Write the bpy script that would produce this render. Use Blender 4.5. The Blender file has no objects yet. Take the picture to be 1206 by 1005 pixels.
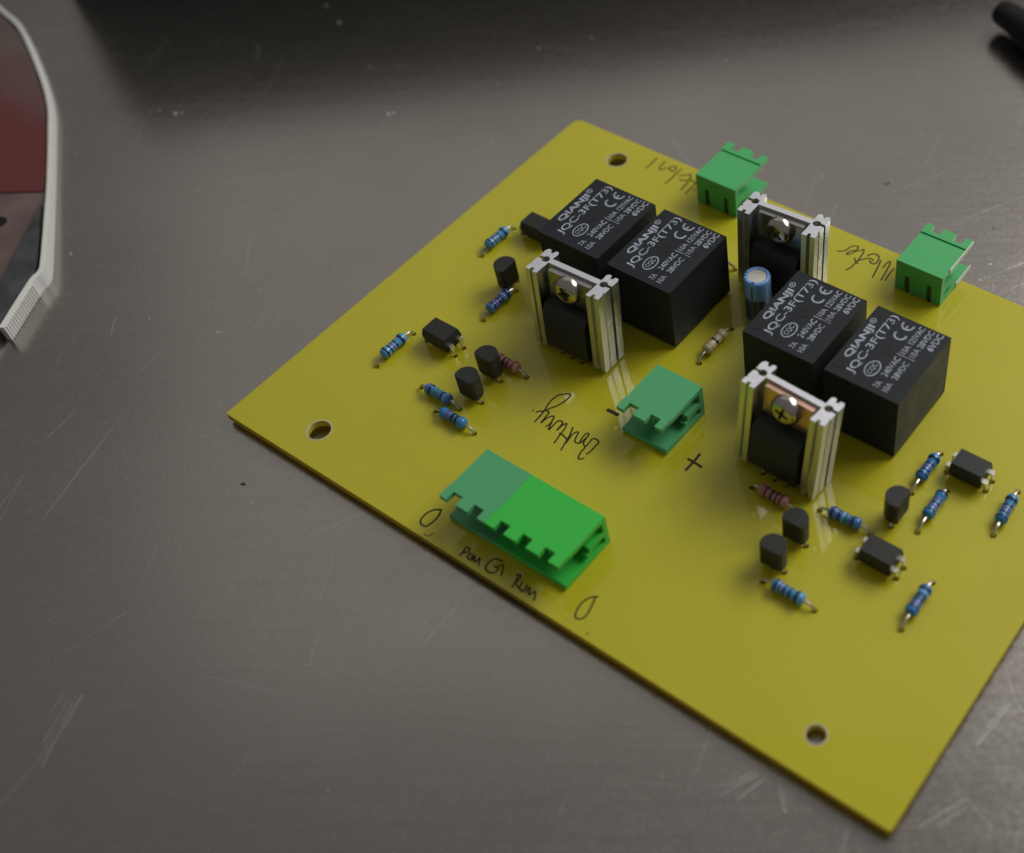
import bpy, bmesh, math, random
from mathutils import Vector, Matrix
from mathutils.geometry import tessellate_polygon

random.seed(7)
sc = bpy.context.scene
col = sc.collection
S = 0.01                                   # all sizes below are millimetres; one unit is 10 cm
sc.unit_settings.scale_length = 0.1

# ---------------------------------------------------------------- camera, light, exposure
cam = bpy.data.objects.new('camera', bpy.data.cameras.new('camera'))
col.objects.link(cam)
cam.location = Vector((179.617, -66.741, 184.160)) * S
Rx, Ry, Rz = (0.81667, 0.57496, -0.04974), (0.42673, -0.65965, -0.61868), (-0.38853, 0.48403, -0.78407)
cam.rotation_euler = Matrix(((Rx[0], -Ry[0], -Rz[0]), (Rx[1], -Ry[1], -Rz[1]), (Rx[2], -Ry[2], -Rz[2]))).to_euler()
cam.data.sensor_width = 36
cam.data.lens = 36 * 1470.06 / 1206
cam.data.shift_x = -254.6 / 1206
cam.data.shift_y = 24.7 / 1206
cam.data.clip_start, cam.data.clip_end = 0.05, 200
cam.data.dof.use_dof = True
cam.data.dof.focus_distance = 2.45
cam.data.dof.aperture_fstop = 1.05
sc.camera = cam

world = bpy.data.worlds.new('World')
sc.world = world
world.use_nodes = True
bg = world.node_tree.nodes['Background']
bg.inputs['Color'].default_value = (1.0, 0.97, 0.94, 1)
bg.inputs['Strength'].default_value = 0.145


def area(name, loc, target, sx, sy, power, color):
    l = bpy.data.lights.new(name, 'AREA')
    l.shape = 'RECTANGLE'
    l.size, l.size_y, l.energy, l.color = sx * S, sy * S, power, color
    o = bpy.data.objects.new(name, l)
    col.objects.link(o)
    o.location = Vector(loc) * S
    o.rotation_euler = (Vector(target) - Vector(loc)).to_track_quat('-Z', 'Y').to_euler()
    return o


area('window_light', (200, 720, 560), (60, 70, 0), 360, 300, 215, (1.0, 0.98, 0.95))
area('added_side_light', (440, 560, 620), (75, 55, 0), 440, 360, 305, (1.0, 0.98, 0.95))  # added second light from the right, so heat sink sides reflect
area('added_fill_light', (-380, 780, 850), (20, 100, 0), 1500, 1000, 105, (1.0, 0.98, 0.95))  # added fill panel that brightens table and board; no ceiling lamp known

sc.view_settings.view_transform = 'Standard'
sc.view_settings.look = 'None'
sc.view_settings.exposure = 0.12
sc.view_settings.gamma = 1
sc.cycles.max_bounces = 8
sc.cycles.caustics_reflective = False


# ---------------------------------------------------------------- materials
def mat(name, color, rough=0.5, metal=0.0, spec=0.5, coat=0.0, var=0.0, vscale=8, bump=0.0, bscale=60, rvar=0.0, color2=None):
    m = bpy.data.materials.new(name)
    m.use_nodes = True
    nt = m.node_tree
    b = nt.nodes['Principled BSDF']
    b.inputs['Base Color'].default_value = (*color, 1)
    b.inputs['Roughness'].default_value = rough
    b.inputs['Metallic'].default_value = metal
    b.inputs['Specular IOR Level'].default_value = spec
    b.inputs['Coat Weight'].default_value = coat
    b.inputs['Coat Roughness'].default_value = 0.06
    tc = nt.nodes.new('ShaderNodeTexCoord')
    if var or rvar:
        n = nt.nodes.new('ShaderNodeTexNoise')
        n.inputs['Scale'].default_value = vscale
        n.inputs['Detail'].default_value = 5
        nt.links.new(tc.outputs['Object'], n.inputs['Vector'])
        if var:
            r = nt.nodes.new('ShaderNodeValToRGB')
            r.color_ramp.elements[0].position, r.color_ramp.elements[1].position = 0.3, 0.7
            c2 = color2 or tuple(c * (1 - var) for c in color)
            r.color_ramp.elements[0].color, r.color_ramp.elements[1].color = (*c2, 1), (*color, 1)
            nt.links.new(n.outputs['Fac'], r.inputs['Fac'])
            nt.links.new(r.outputs['Color'], b.inputs['Base Color'])
        if rvar:
            mr = nt.nodes.new('ShaderNodeMapRange')
            mr.inputs['To Min'].default_value, mr.inputs['To Max'].default_value = rough - rvar, rough + rvar
            mr.inputs['From Min'].default_value, mr.inputs['From Max'].default_value = 0.3, 0.7
            nt.links.new(n.outputs['Fac'], mr.inputs['Value'])
            nt.links.new(mr.outputs['Result'], b.inputs['Roughness'])
    if bump:
        n2 = nt.nodes.new('ShaderNodeTexNoise')
        n2.inputs['Scale'].default_value = bscale
        n2.inputs['Detail'].default_value = 3
        nt.links.new(tc.outputs['Object'], n2.inputs['Vector'])
        bp = nt.nodes.new('ShaderNodeBump')
        bp.inputs['Strength'].default_value = bump
        bp.inputs['Distance'].default_value = 0.002
        nt.links.new(n2.outputs['Fac'], bp.inputs['Height'])
        nt.links.new(bp.outputs['Normal'], b.inputs['Normal'])
    return m


M = {}
M['relay'] = mat('relay_black_plastic', (0.0165, 0.0195, 0.0225), 0.5, spec=0.24, rvar=0.06, vscale=25, bump=0.10, bscale=180)
M['print'] = mat('relay_white_ink', (0.44, 0.47, 0.58), 0.6, var=0.55, vscale=45)
M['epoxy'] = mat('black_epoxy', (0.02, 0.0215, 0.019), 0.5, spec=0.4, bump=0.15, bscale=200)
M['alu'] = mat('aluminium_extrusion', (0.68, 0.70, 0.74), 0.33, metal=1.0, rvar=0.07, vscale=60, bump=0.12, bscale=160)
M['alu_cut'] = mat('aluminium_sawn_end', (0.66, 0.66, 0.70), 0.55, metal=0.55, bump=0.3, bscale=220, var=0.12, vscale=90)
M['tab'] = mat('tinned_tab', (0.42, 0.40, 0.37), 0.3, metal=1.0, rvar=0.08, vscale=30)
M['copper'] = mat('copper_tab', (0.72, 0.45, 0.34), 0.35, metal=1.0, rvar=0.08, vscale=30)
M['screw'] = mat('nickel_screw', (0.50, 0.46, 0.41), 0.2, metal=1.0)
M['lead'] = mat('tinned_wire', (0.66, 0.63, 0.57), 0.28, metal=1.0, rvar=0.08, vscale=40)
M['recess_lead'] = mat('recess_dimmed_metal', (0.22, 0.19, 0.15), 0.45, metal=0.7)  # lead metal darkened to paint the dimness inside slots and screw recesses
M['green'] = mat('green_plastic', (0.075, 0.44, 0.145), 0.42, spec=0.4, bump=0.08, bscale=150)
M['teal'] = mat('dark_green_plastic', (0.085, 0.38, 0.16), 0.42, spec=0.4, bump=0.08, bscale=150)
M['vivid'] = mat('bright_green_plastic', (0.045, 0.52, 0.065), 0.40, spec=0.4, bump=0.08, bscale=150)
M['blue'] = mat('blue_lacquer', (0.035, 0.22, 0.52), 0.28, spec=0.5, coat=0.3, var=0.15, vscale=30)
M['lightblue'] = mat('light_blue_lacquer', (0.07, 0.32, 0.60), 0.28, spec=0.5, coat=0.3, var=0.15, vscale=30)
M['midblue'] = mat('violet_blue_lacquer', (0.06, 0.17, 0.47), 0.28, spec=0.5, coat=0.3, var=0.15, vscale=30)
M['pink'] = mat('pink_lacquer', (0.46, 0.20, 0.17), 0.35, coat=0.2, var=0.15, vscale=30)
M['beige'] = mat('beige_lacquer', (0.52, 0.45, 0.26), 0.35, coat=0.2, var=0.12, vscale=30)
for n, c in (('navy', (0.008, 0.014, 0.045)), ('violet', (0.16, 0.07, 0.25)), ('bandblack', (0.01, 0.01, 0.012)), ('brown', (0.07, 0.03, 0.03)),
             ('teal_band', (0.02, 0.22, 0.20)), ('red_band', (0.30, 0.06, 0.07)), ('gold', (0.40, 0.28, 0.10)), ('paleblue', (0.20, 0.42, 0.68))):
    M[n] = mat('band_' + n, c, 0.3, coat=0.2)
M['sleeve'] = mat('blue_capacitor_sleeve', (0.20, 0.42, 0.86), 0.32, coat=0.2, var=0.1, vscale=20)
M['cap_top'] = mat('capacitor_can_top', (0.72, 0.69, 0.60), 0.45, metal=0.15, bump=0.2, bscale=90)
M['ink'] = mat('marker_ink', (0.028, 0.022, 0.009), 0.6, spec=0.3, var=0.4, vscale=120)
M['brown_ink'] = mat('brown_marker_ink', (0.05, 0.022, 0.012), 0.6, spec=0.3, var=0.4, vscale=120)
M['faint_ink'] = mat('rubbed_ink', (0.20, 0.15, 0.03), 0.6, var=0.3, vscale=120)
M['rim'] = mat('bare_fibreglass', (0.56, 0.50, 0.28), 0.6, var=0.2, vscale=60)
M['strap'] = mat('white_nylon', (0.80, 0.80, 0.76), 0.4, spec=0.4, var=0.06, vscale=15)
M['steel'] = mat('grey_steel', (0.20, 0.21, 0.22), 0.42, metal=0.9, var=0.55, vscale=14, bump=0.25, bscale=60)
M['black'] = mat('black_rubber', (0.006, 0.006, 0.006), 0.55, spec=0.3)
M['case'] = mat('black_case_plastic', (0.010, 0.010, 0.010), 0.6, spec=0.25, bump=0.2, bscale=80)
M['crumb'] = mat('pale_crumb', (0.60, 0.58, 0.56), 0.6)
M['brown_crumb'] = mat('brown_crumb', (0.10, 0.075, 0.06), 0.7)
M['scratch'] = mat('bright_scratch', (0.62, 0.60, 0.57), 0.55, metal=0.7, var=0.4, vscale=20)
M['cap_print_shade'] = mat('capacitor_print_and_shade', (0.012, 0.03, 0.08), 0.32, coat=0.2)
M['glint'] = mat('painted_edge_glint', (0.74, 0.80, 0.70), 0.5)
M['edge'] = mat('sawn_board_edge', (0.50, 0.37, 0.07), 0.7, var=0.35, vscale=60)
em = M['edge'].node_tree
ems, emt = em.nodes.new('ShaderNodeMixShader'), em.nodes.new('ShaderNodeBsdfTranslucent')
emt.inputs['Color'].default_value = (0.8, 0.6, 0.1, 1)
ems.inputs['Fac'].default_value = 0.4
em.links.new(em.nodes['Principled BSDF'].outputs['BSDF'], ems.inputs[1])
em.links.new(emt.outputs['BSDF'], ems.inputs[2])
em.links.new(ems.outputs['Shader'], em.nodes['Material Output'].inputs['Surface'])


def board_material():
    m = bpy.data.materials.new('yellow_fibreglass')
    m.use_nodes = True
    nt = m.node_tree
    L = nt.links.new
    b = nt.nodes['Principled BSDF']
    tc = nt.nodes.new('ShaderNodeTexCoord')
    big = nt.nodes.new('ShaderNodeTexNoise')
    big.inputs['Scale'].default_value = 2.6
    big.inputs['Detail'].default_value = 4
    L(tc.outputs['Object'], big.inputs['Vector'])
    waves = []
    for axis in ('X', 'Y'):
        w = nt.nodes.new('ShaderNodeTexWave')
        w.bands_direction = axis
        w.inputs['Scale'].default_value = 21
        w.inputs['Distortion'].default_value = 0.8
        w.inputs['Detail'].default_value = 2
        w.inputs['Detail Scale'].default_value = 3
        L(tc.outputs['Object'], w.inputs['Vector'])
        waves.append(w)
    add = nt.nodes.new('ShaderNodeMath')
    add.operation = 'ADD'
    L(waves[0].outputs['Fac'], add.inputs[0])
    L(waves[1].outputs['Fac'], add.inputs[1])
    half = nt.nodes.new('ShaderNodeMath')
    half.operation = 'MULTIPLY'
    half.inputs[1].default_value = 0.5
    L(add.outputs[0], half.inputs[0])
    r1 = nt.nodes.new('ShaderNodeValToRGB')
    e = r1.color_ramp.elements
    e[0].position, e[0].color = 0.25, (0.65, 0.605, 0.020, 1)
    e[1].position, e[1].color = 0.75, (0.725, 0.68, 0.027, 1)
    L(big.outputs['Fac'], r1.inputs['Fac'])
    mix = nt.nodes.new('ShaderNodeMix')
    mix.data_type = 'RGBA'
    mix.blend_type = 'MULTIPLY'
    mix.inputs['Factor'].default_value = 1
    r2 = nt.nodes.new('ShaderNodeValToRGB')
    r2.color_ramp.elements[0].color = (0.955, 0.955, 0.92, 1)
    r2.color_ramp.elements[1].color = (1, 1, 1, 1)
    L(half.outputs[0], r2.inputs['Fac'])
    L(r1.outputs['Color'], mix.inputs[6])
    L(r2.outputs['Color'], mix.inputs[7])
    L(mix.outputs[2], b.inputs['Base Color'])
    b.inputs['Roughness'].default_value = 0.42
    b.inputs['Specular IOR Level'].default_value = 0.4
    b.inputs['Coat Weight'].default_value = 1.0
    b.inputs['Coat Roughness'].default_value = 0.05
    bu = nt.nodes.new('ShaderNodeBump')
    bu.inputs['Strength'].default_value = 0.05
    bu.inputs['Distance'].default_value = 0.002
    L(half.outputs[0], bu.inputs['Height'])
    L(bu.outputs['Normal'], b.inputs['Normal'])
    # bare fibreglass lets some light through
    tr = nt.nodes.new('ShaderNodeBsdfTranslucent')
    tr.inputs['Color'].default_value = (0.86, 0.72, 0.10, 1)
    ms = nt.nodes.new('ShaderNodeMixShader')
    ms.inputs['Fac'].default_value = 0.33
    L(b.outputs['BSDF'], ms.inputs[1])
    L(tr.outputs['BSDF'], ms.inputs[2])
    L(ms.outputs['Shader'], nt.nodes['Material Output'].inputs['Surface'])
    return m


def table_material():
    m = bpy.data.materials.new('scratched_steel')
    m.use_nodes = True
    nt = m.node_tree
    L = nt.links.new
    b = nt.nodes['Principled BSDF']
    b.inputs['Metallic'].default_value = 0.95
    tc = nt.nodes.new('ShaderNodeTexCoord')

    def noise(scale, detail=4, vec=None, rough=0.5):
        n = nt.nodes.new('ShaderNodeTexNoise')
        n.inputs['Scale'].default_value = scale
        n.inputs['Detail'].default_value = detail
        n.inputs['Roughness'].default_value = rough
        L(vec or tc.outputs['Object'], n.inputs['Vector'])
        return n.outputs['Fac']

    def rng(src, a, bb, lo, hi):
        r = nt.nodes.new('ShaderNodeMapRange')
        r.inputs['From Min'].default_value, r.inputs['From Max'].default_value = a, bb
        r.inputs['To Min'].default_value, r.inputs['To Max'].default_value = lo, hi
        L(src, r.inputs['Value'])
        return r.outputs['Result']

    def math2(op, a, c):
        n = nt.nodes.new('ShaderNodeMath')
        n.operation = op
        L(a, n.inputs[0])
        if isinstance(c, float):
            n.inputs[1].default_value = c
        else:
            L(c, n.inputs[1])
        return n.outputs[0]

    def stretched(angle, along, across, off):
        mp = nt.nodes.new('ShaderNodeMapping')
        mp.vector_type = 'TEXTURE'
        mp.inputs['Rotation'].default_value = (0, 0, math.radians(angle))
        mp.inputs['Location'].default_value = off
        mp.inputs['Scale'].default_value = (1 / along, 1 / across, 1)
        L(tc.outputs['Object'], mp.inputs['Vector'])
        return mp.outputs['Vector']

    total = None
    for k, (ang, al, ac, lo, hi) in enumerate(((-72, 1.2, 60, 0.67, 0.80), (62, 0.9, 75, 0.68, 0.82), (20, 1.0, 70, 0.70, 0.84), (100, 2.2, 95, 0.69, 0.85))):
        s = rng(noise(1.0, 2, stretched(ang, al, ac, (k * 3.1, k * 1.7, 0))), lo, hi, 0, 1)
        g = rng(noise(1.3 + 0.4 * k, 2, stretched(0, 1, 1, (k * 7.3, 4 + k, 0))), 0.50, 0.68, 0, 1)
        s = math2('MULTIPLY', s, g)
        total = s if total is None else math2('MAXIMUM', total, s)
    brush = noise(1.0, 4, stretched(35, 4, 70, (0, 0, 0)), 0.6)
    grain = noise(140, 2)
    blot = noise(1.1, 5)
    fleck = rng(noise(55, 1), 0.80, 0.84, 0, 0.5)
    spots = math2('MAXIMUM', math2('MULTIPLY', total, 0.75), fleck)
    r = nt.nodes.new('ShaderNodeValToRGB')
    r.color_ramp.elements[0].position, r.color_ramp.elements[0].color = 0.3, (0.35, 0.325, 0.293, 1)
    r.color_ramp.elements[1].position, r.color_ramp.elements[1].color = 0.7, (0.435, 0.408, 0.372, 1)
    L(blot, r.inputs['Fac'])
    mix = nt.nodes.new('ShaderNodeMix')
    mix.data_type = 'RGBA'
    L(spots, mix.inputs[0])
    L(r.outputs['Color'], mix.inputs[6])
    mix.inputs[7].default_value = (0.88, 0.87, 0.85, 1)
    L(mix.outputs[2], b.inputs['Base Color'])
    rough = math2('ADD', rng(brush, 0.3, 0.7, 0.22, 0.265), rng(grain, 0.3, 0.7, -0.035, 0.035))
    rough = math2('ADD', rough, math2('MULTIPLY', spots, 0.25))
    L(rough, b.inputs['Roughness'])
    h = math2('ADD', math2('MULTIPLY', brush, 0.5), math2('MULTIPLY', grain, 0.35))
    bu = nt.nodes.new('ShaderNodeBump')
    bu.inputs['Strength'].default_value = 0.09
    bu.inputs['Distance'].default_value = 0.003
    L(h, bu.inputs['Height'])
    L(bu.outputs['Normal'], b.inputs['Normal'])
    return m


def red_sheen_material():
    m = bpy.data.materials.new('red_with_painted_sheen')
    m.use_nodes = True
    nt = m.node_tree
    L = nt.links.new
    b = nt.nodes['Principled BSDF']
    tc = nt.nodes.new('ShaderNodeTexCoord')
    sep = nt.nodes.new('ShaderNodeSeparateXYZ')
    L(tc.outputs['Object'], sep.inputs['Vector'])
    n = nt.nodes.new('ShaderNodeTexNoise')
    n.inputs['Scale'].default_value = 4
    n.inputs['Detail'].default_value = 5
    L(tc.outputs['Object'], n.inputs['Vector'])
    ad = nt.nodes.new('ShaderNodeMath')
    ad.operation = 'MULTIPLY_ADD'
    L(n.outputs['Fac'], ad.inputs[0])
    ad.inputs[1].default_value = 0.25
    L(sep.outputs['Y'], ad.inputs[2])
    r = nt.nodes.new('ShaderNodeValToRGB')
    e = r.color_ramp.elements
    e[0].position, e[0].color = 0.50, (0.125, 0.023, 0.022, 1)
    e[1].position, e[1].color = 0.68, (0.125, 0.09, 0.08, 1)  # fades to grey-brown at the far end: a reflection painted in
    L(ad.outputs[0], r.inputs['Fac'])
    L(r.outputs['Color'], b.inputs['Base Color'])
    b.inputs['Roughness'].default_value = 0.35
    return m


M['board'] = board_material()
M['table'] = table_material()
M['red_sheen'] = red_sheen_material()
M['pale_plate'] = mat('dusty_pinkish_metal', (0.20, 0.14, 0.13), 0.5, var=0.45, vscale=9, metal=0.2)


# ---------------------------------------------------------------- mesh helpers (millimetres)
def finish(name, bm, m, parent=None, loc=None, smooth=False, label=None, angle=35):
    bmesh.ops.recalc_face_normals(bm, faces=bm.faces)
    me = bpy.data.meshes.new(name)
    bmesh.ops.scale(bm, vec=(S, S, S), verts=bm.verts)
    bm.to_mesh(me)
    bm.free()
    for mm in (m if isinstance(m, (list, tuple)) else (m,)):
        me.materials.append(mm)
    if smooth:
        me.polygons.foreach_set('use_smooth', [True] * len(me.polygons))
        me.set_sharp_from_angle(angle=math.radians(angle))
    return link(name, me, parent, loc, label)


def link(name, me, parent=None, loc=None, label=None, rot=None):
    o = bpy.data.objects.new(name, me)
    col.objects.link(o)
    if parent:
        o.parent = parent
    if loc is not None:
        o.location = Vector(loc) * S
    if rot is not None:
        o.rotation_euler = rot
    if label:
        o['label'] = label
    return o


def copy_tree(o, parent, loc, rot=None, label=None):
    c = o.copy()
    col.objects.link(c)
    c.parent = parent
    c.location = Vector(loc) * S
    if rot is not None:
        c.rotation_euler = rot
    if label:
        c['label'] = label
    for ch in list(o.children):
        d = ch.copy()
        col.objects.link(d)
        d.parent = c
    return c


def box(bm, x0, x1, y0, y1, z0, z1, mi=0):
    v = [bm.verts.new(p) for p in ((x0, y0, z0), (x1, y0, z0), (x1, y1, z0), (x0, y1, z0), (x0, y0, z1), (x1, y0, z1), (x1, y1, z1), (x0, y1, z1))]
    for f in ((3, 2, 1, 0), (4, 5, 6, 7), (0, 1, 5, 4), (1, 2, 6, 5), (2, 3, 7, 6), (3, 0, 4, 7)):
        bm.faces.new([v[i] for i in f]).material_index = mi
    return v


def bevel(bm, w, seg=2, ang=40):
    es = [e for e in bm.edges if len(e.link_faces) == 2 and e.calc_face_angle(0) > math.radians(ang)]
    bmesh.ops.bevel(bm, geom=es, offset=w, segments=seg, affect='EDGES', profile=0.5, clamp_overlap=True)


def prism(bm, pts, lo, hi, plane='XY', top_mi=None):
    def P(a, b, c):
        return {'XY': (a, b, c), 'YZ': (c, a, b), 'XZ': (a, c, b)}[plane]
    a = [bm.verts.new(P(p[0], p[1], lo)) for p in pts]
    b = [bm.verts.new(P(p[0], p[1], hi)) for p in pts]
    n = len(pts)
    if n > 20:                                # concave outline
        for i, j, k in tessellate_polygon([[Vector((p[0], p[1], 0)) for p in pts]]):
            bm.faces.new((a[i], a[j], a[k]))
            bm.faces.new((b[i], b[j], b[k])).material_index = top_mi or 0
    else:
        bm.faces.new(a[::-1])
        bm.faces.new(b).material_index = top_mi or 0
    for i in range(n):
        bm.faces.new((a[i], a[(i + 1) % n], b[(i + 1) % n], b[i]))


def lathe(bm, prof, axis='Z', seg=28, cap=True, center=(0, 0, 0)):
    rings = []
    for r, h in prof:
        ring = []
        for k in range(seg):
            a = 2 * math.pi * k / seg
            c, s = r * math.cos(a), r * math.sin(a)
            p = {'Z': (c, s, h), 'X': (h, c, s), 'Y': (s, h, c)}[axis]
            ring.append(bm.verts.new([p[i] + center[i] for i in range(3)]))
        rings.append(ring)
    for a, b in zip(rings, rings[1:]):
        for k in range(seg):
            bm.faces.new((a[k], a[(k + 1) % seg], b[(k + 1) % seg], b[k]))
    if cap:
        bm.faces.new(rings[0][::-1])
        bm.faces.new(rings[-1])


def tube(bm, pts, r, seg=8, flat=1.0, cap=True):
    """a swept tube; flat < 1 squashes it along Z (for ink lines)"""
    pts = [Vector(p) for p in pts]
    rings = []
    for i, p in enumerate(pts):
        t = (pts[min(i + 1, len(pts) - 1)] - pts[max(i - 1, 0)]).normalized()
        up = Vector((0, 0, 1)) if abs(t.z) < 0.95 else Vector((0, 1, 0))
        u = t.cross(up).normalized()
        w = u.cross(t).normalized()
        rings.append([bm.verts.new(p + u * (math.cos(2 * math.pi * k / seg) * r) + w * (math.sin(2 * math.pi * k / seg) * r * flat)) for k in range(seg)])
    for a, b in zip(rings, rings[1:]):
        for k in range(seg):
            bm.faces.new((a[k], a[(k + 1) % seg], b[(k + 1) % seg], b[k]))
    if cap:
        bm.faces.new(rings[0][::-1])
        bm.faces.new(rings[-1])


def spline(pts, n=6):
    pts = [Vector(p) for p in pts]
    if len(pts) < 3:
        return pts
    out = []
    for i in range(len(pts) - 1):
        p0, p1, p2, p3 = pts[max(i - 1, 0)], pts[i], pts[i + 1], pts[min(i + 2, len(pts) - 1)]
        for k in range(n):
            t = k / n
            out.append(0.5 * ((2 * p1) + (p2 - p0) * t + (2 * p0 - 5 * p1 + 4 * p2 - p3) * t * t + (3 * p1 - p0 - 3 * p2 + p3) * t ** 3))
    out.append(pts[-1])
    return out


def text_verts(body, bold=0.0):
    """flat outline mesh of a word from the built-in font, scaled to the unit box"""
    cu = bpy.data.curves.new('word', 'FONT')
    cu.body = body
    cu.size = 1
    cu.offset = bold
    cu.resolution_u = 3
    o = bpy.data.objects.new('word', cu)
    col.objects.link(o)
    bpy.context.view_layer.update()
    me = bpy.data.meshes.new_from_object(o.evaluated_get(bpy.context.evaluated_depsgraph_get()))
    vs = [v.co.copy() for v in me.vertices]
    fs = [tuple(p.vertices) for p in me.polygons]
    bpy.data.objects.remove(o)
    bpy.data.curves.remove(cu)
    bpy.data.meshes.remove(me)
    x0, x1 = min(v.x for v in vs), max(v.x for v in vs)
    y0, y1 = min(v.y for v in vs), max(v.y for v in vs)
    return [((v.x - x0) / (x1 - x0), (v.y - y0) / (y1 - y0)) for v in vs], fs


# ---------------------------------------------------------------- the table
ZT = -2.5
bm = bmesh.new()
box(bm, -900, 700, -600, 900, ZT - 20, ZT)
table = finish('metal_table', bm, M['table'])
table['kind'] = 'structure'
bm = bmesh.new()
lines = [(25.7, -54.8, 31.0, -66.9), (24.5, -57, 27.5, -64), (67.0, -1.2, 67.7, -15.1), (136, -5.6, 127.5, 2.3), (156.1, 30.3, 155.0, 20.7), (129, -2.5, 126, -9), (131, 0, 128.5, -8), (158, 12, 154, 4),
         (-20, 20, -22, 5), (0, 0, -3, -9), (-40, 40, -30, 30), (152, 36, 158, 30)]
for x0, y0, x1, y1 in list(lines[:8]):
    for _ in range(2):
        dx, dy, t0, t1 = random.gauss(0, 1.1), random.gauss(0, 1.1), random.uniform(0, 0.45), random.uniform(0.5, 1.05)
        lines.append((x0 + (x1 - x0) * t0 + dx, y0 + (y1 - y0) * t0 + dy, x0 + (x1 - x0) * t1 + dx * 1.3, y0 + (y1 - y0) * t1 + dy * 1.3))
for _ in range(110):
    x, y = random.uniform(-120, 170), random.uniform(-75, 120)
    a, l = math.radians(random.gauss(-82, 22)), random.uniform(2, 14)
    lines.append((x, y, x + l * math.cos(a), y + l * math.sin(a)))
for i, (x0, y0, x1, y1) in enumerate(lines):
    n = max(3, int(math.hypot(x1 - x0, y1 - y0) / 2))
    bow = random.uniform(-0.3, 0.3)
    rr = 0.06 if i < 8 else random.uniform(0.018, 0.05)
    tube(bm, [(x0 + (x1 - x0) * k / n + bow * math.sin(math.pi * k / n), y0 + (y1 - y0) * k / n, ZT) for k in range(n + 1)], rr, 6, 0.10)
sc_ = finish('scratches', bm, M['scratch'], table)
sc_['kind'] = 'stuff'

# ---------------------------------------------------------------- the circuit board
board = bpy.data.objects.new('circuit_board', None)
col.objects.link(board)
board['label'] = 'yellow circuit board with black relays and green terminal headers, lying on the metal table'
board['category'] = 'circuit board'
BW, BD = 151.3, 109.4
drills = []                                # (x, y, radius) of every small hole, filled while the parts are placed


def part(name, bm, m, label=None, loc=None, **k):
    return finish(name, bm, m, board, loc, label=label, **k)


def sub(name, bm, m, parent, label=None, **k):
    return finish(name, bm, m, parent, label=label, **k)


# ---- relays
def relay_print():
    bm = bmesh.new()
    Z = 15.53

    def word(body, along0, along1, down_top, down_bot, bold=0.0):
        vs, fs = text_verts(body, bold)
        nv = [bm.verts.new((down_bot - v * (down_bot - down_top), along0 + u * (along1 - along0), Z)) for u, v in vs]
        for f in fs:
            try:
                bm.faces.new([nv[i] for i in f])
            except ValueError:
                pass

    def arc(cx, cy, rx, ry, a0, a1, w, n=22):
        prev = None
        for i in range(n + 1):
            a = math.radians(a0 + (a1 - a0) * i / n)
            pr = [bm.verts.new((cx - math.sin(a) * (ry + s), cy + math.cos(a) * (rx + s), Z)) for s in (-w / 2, w / 2)]
            if prev:
                bm.faces.new((prev[0], prev[1], pr[1], pr[0]))
            prev = pr

    word('QIANJI', 4.7, 14.0, 0.95, 2.85, 0.034)
    arc(1.25, 15.1, 0.62, 0.55, 0, 360, 0.14)
    word('R', 14.85, 15.4, 0.95, 1.55)
    word('JQC-3F(T73)', 1.8, 18.4, 3.25, 5.35, 0.012)
    arc(7.25, 4.85, 1.95, 1.25, 0, 360, 0.26)
    word('CQC', 3.5, 6.2, 6.65, 7.85, 0.01)
    arc(7.35, 14.6, 1.1, 1.1, 70, 290, 0.42)                # C of the CE mark
    arc(7.35, 17.4, 1.1, 1.1, 70, 290, 0.42)                # E of the CE mark
    for q in ((7.52, 7.18),):
        v = [bm.verts.new(p) for p in ((q[0], 16.4, Z), (q[0], 17.35, Z), (q[1], 17.35, Z), (q[1], 16.4, Z))]
        bm.faces.new(v)
    word('7A', 1.3, 2.9, 9.35, 10.55, 0.012)
    word('240VAC', 4.4, 9.6, 9.2, 10.45, 0.012)
    word('|', 10.25, 10.42, 9.1, 11.0)
    word('10A 125VAC', 10.85, 19.0 - 0.6, 9.35, 10.55, 0.012)
    word('10A', 1.3, 3.5, 11.2, 12.4, 0.012)
    word('28VDC', 4.6, 9.3, 11.2, 12.4, 0.012)
    word('|', 10.25, 10.42, 11.1, 12.8)
    word('10A 28VDC', 10.85, 18.5, 11.25, 12.45, 0.012)
    word('6VDC', 14.0, 18.6, 12.95, 14.3, 0.022)
    return bm


def make_relay(label, loc):
    bm = bmesh.new()
    v = box(bm, 0, 15.5, 0, 19, 0.5, 15.5)
    bevel(bm, 0.3, 2)
    r = part('relay', bm, M['relay'], label, loc, smooth=True)
    sub('printed_marking', relay_print(), M['print'], r)
    for x, y in ((7.4, 9.9), (1.5, 2.5)):
        bm = bmesh.new()
        lathe(bm, [(0.95, 15.47), (0.95, 15.56), (0.78, 15.56), (0.74, 15.505)], seg=24, cap=False, center=(x, y, 0))
        lathe(bm, [(0.74, 15.4), (0.74, 15.508)], seg=24, center=(x, y, 0))
        sub('mould_mark', bm, M['relay'], r, smooth=True)
    for x, y in ((2, 2.5), (13.5, 2.5), (7.75, 2.0), (2, 16.5), (13.5, 16.5)):
        bm = bmesh.new()
        box(bm, x - 0.5, x + 0.5, y - 0.25, y + 0.25, -2.45, 0.7)
        sub('pin', bm, M['lead'], r)
        drills.append((loc[0] + x, loc[1] + y, 0.7))
    return r


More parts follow.
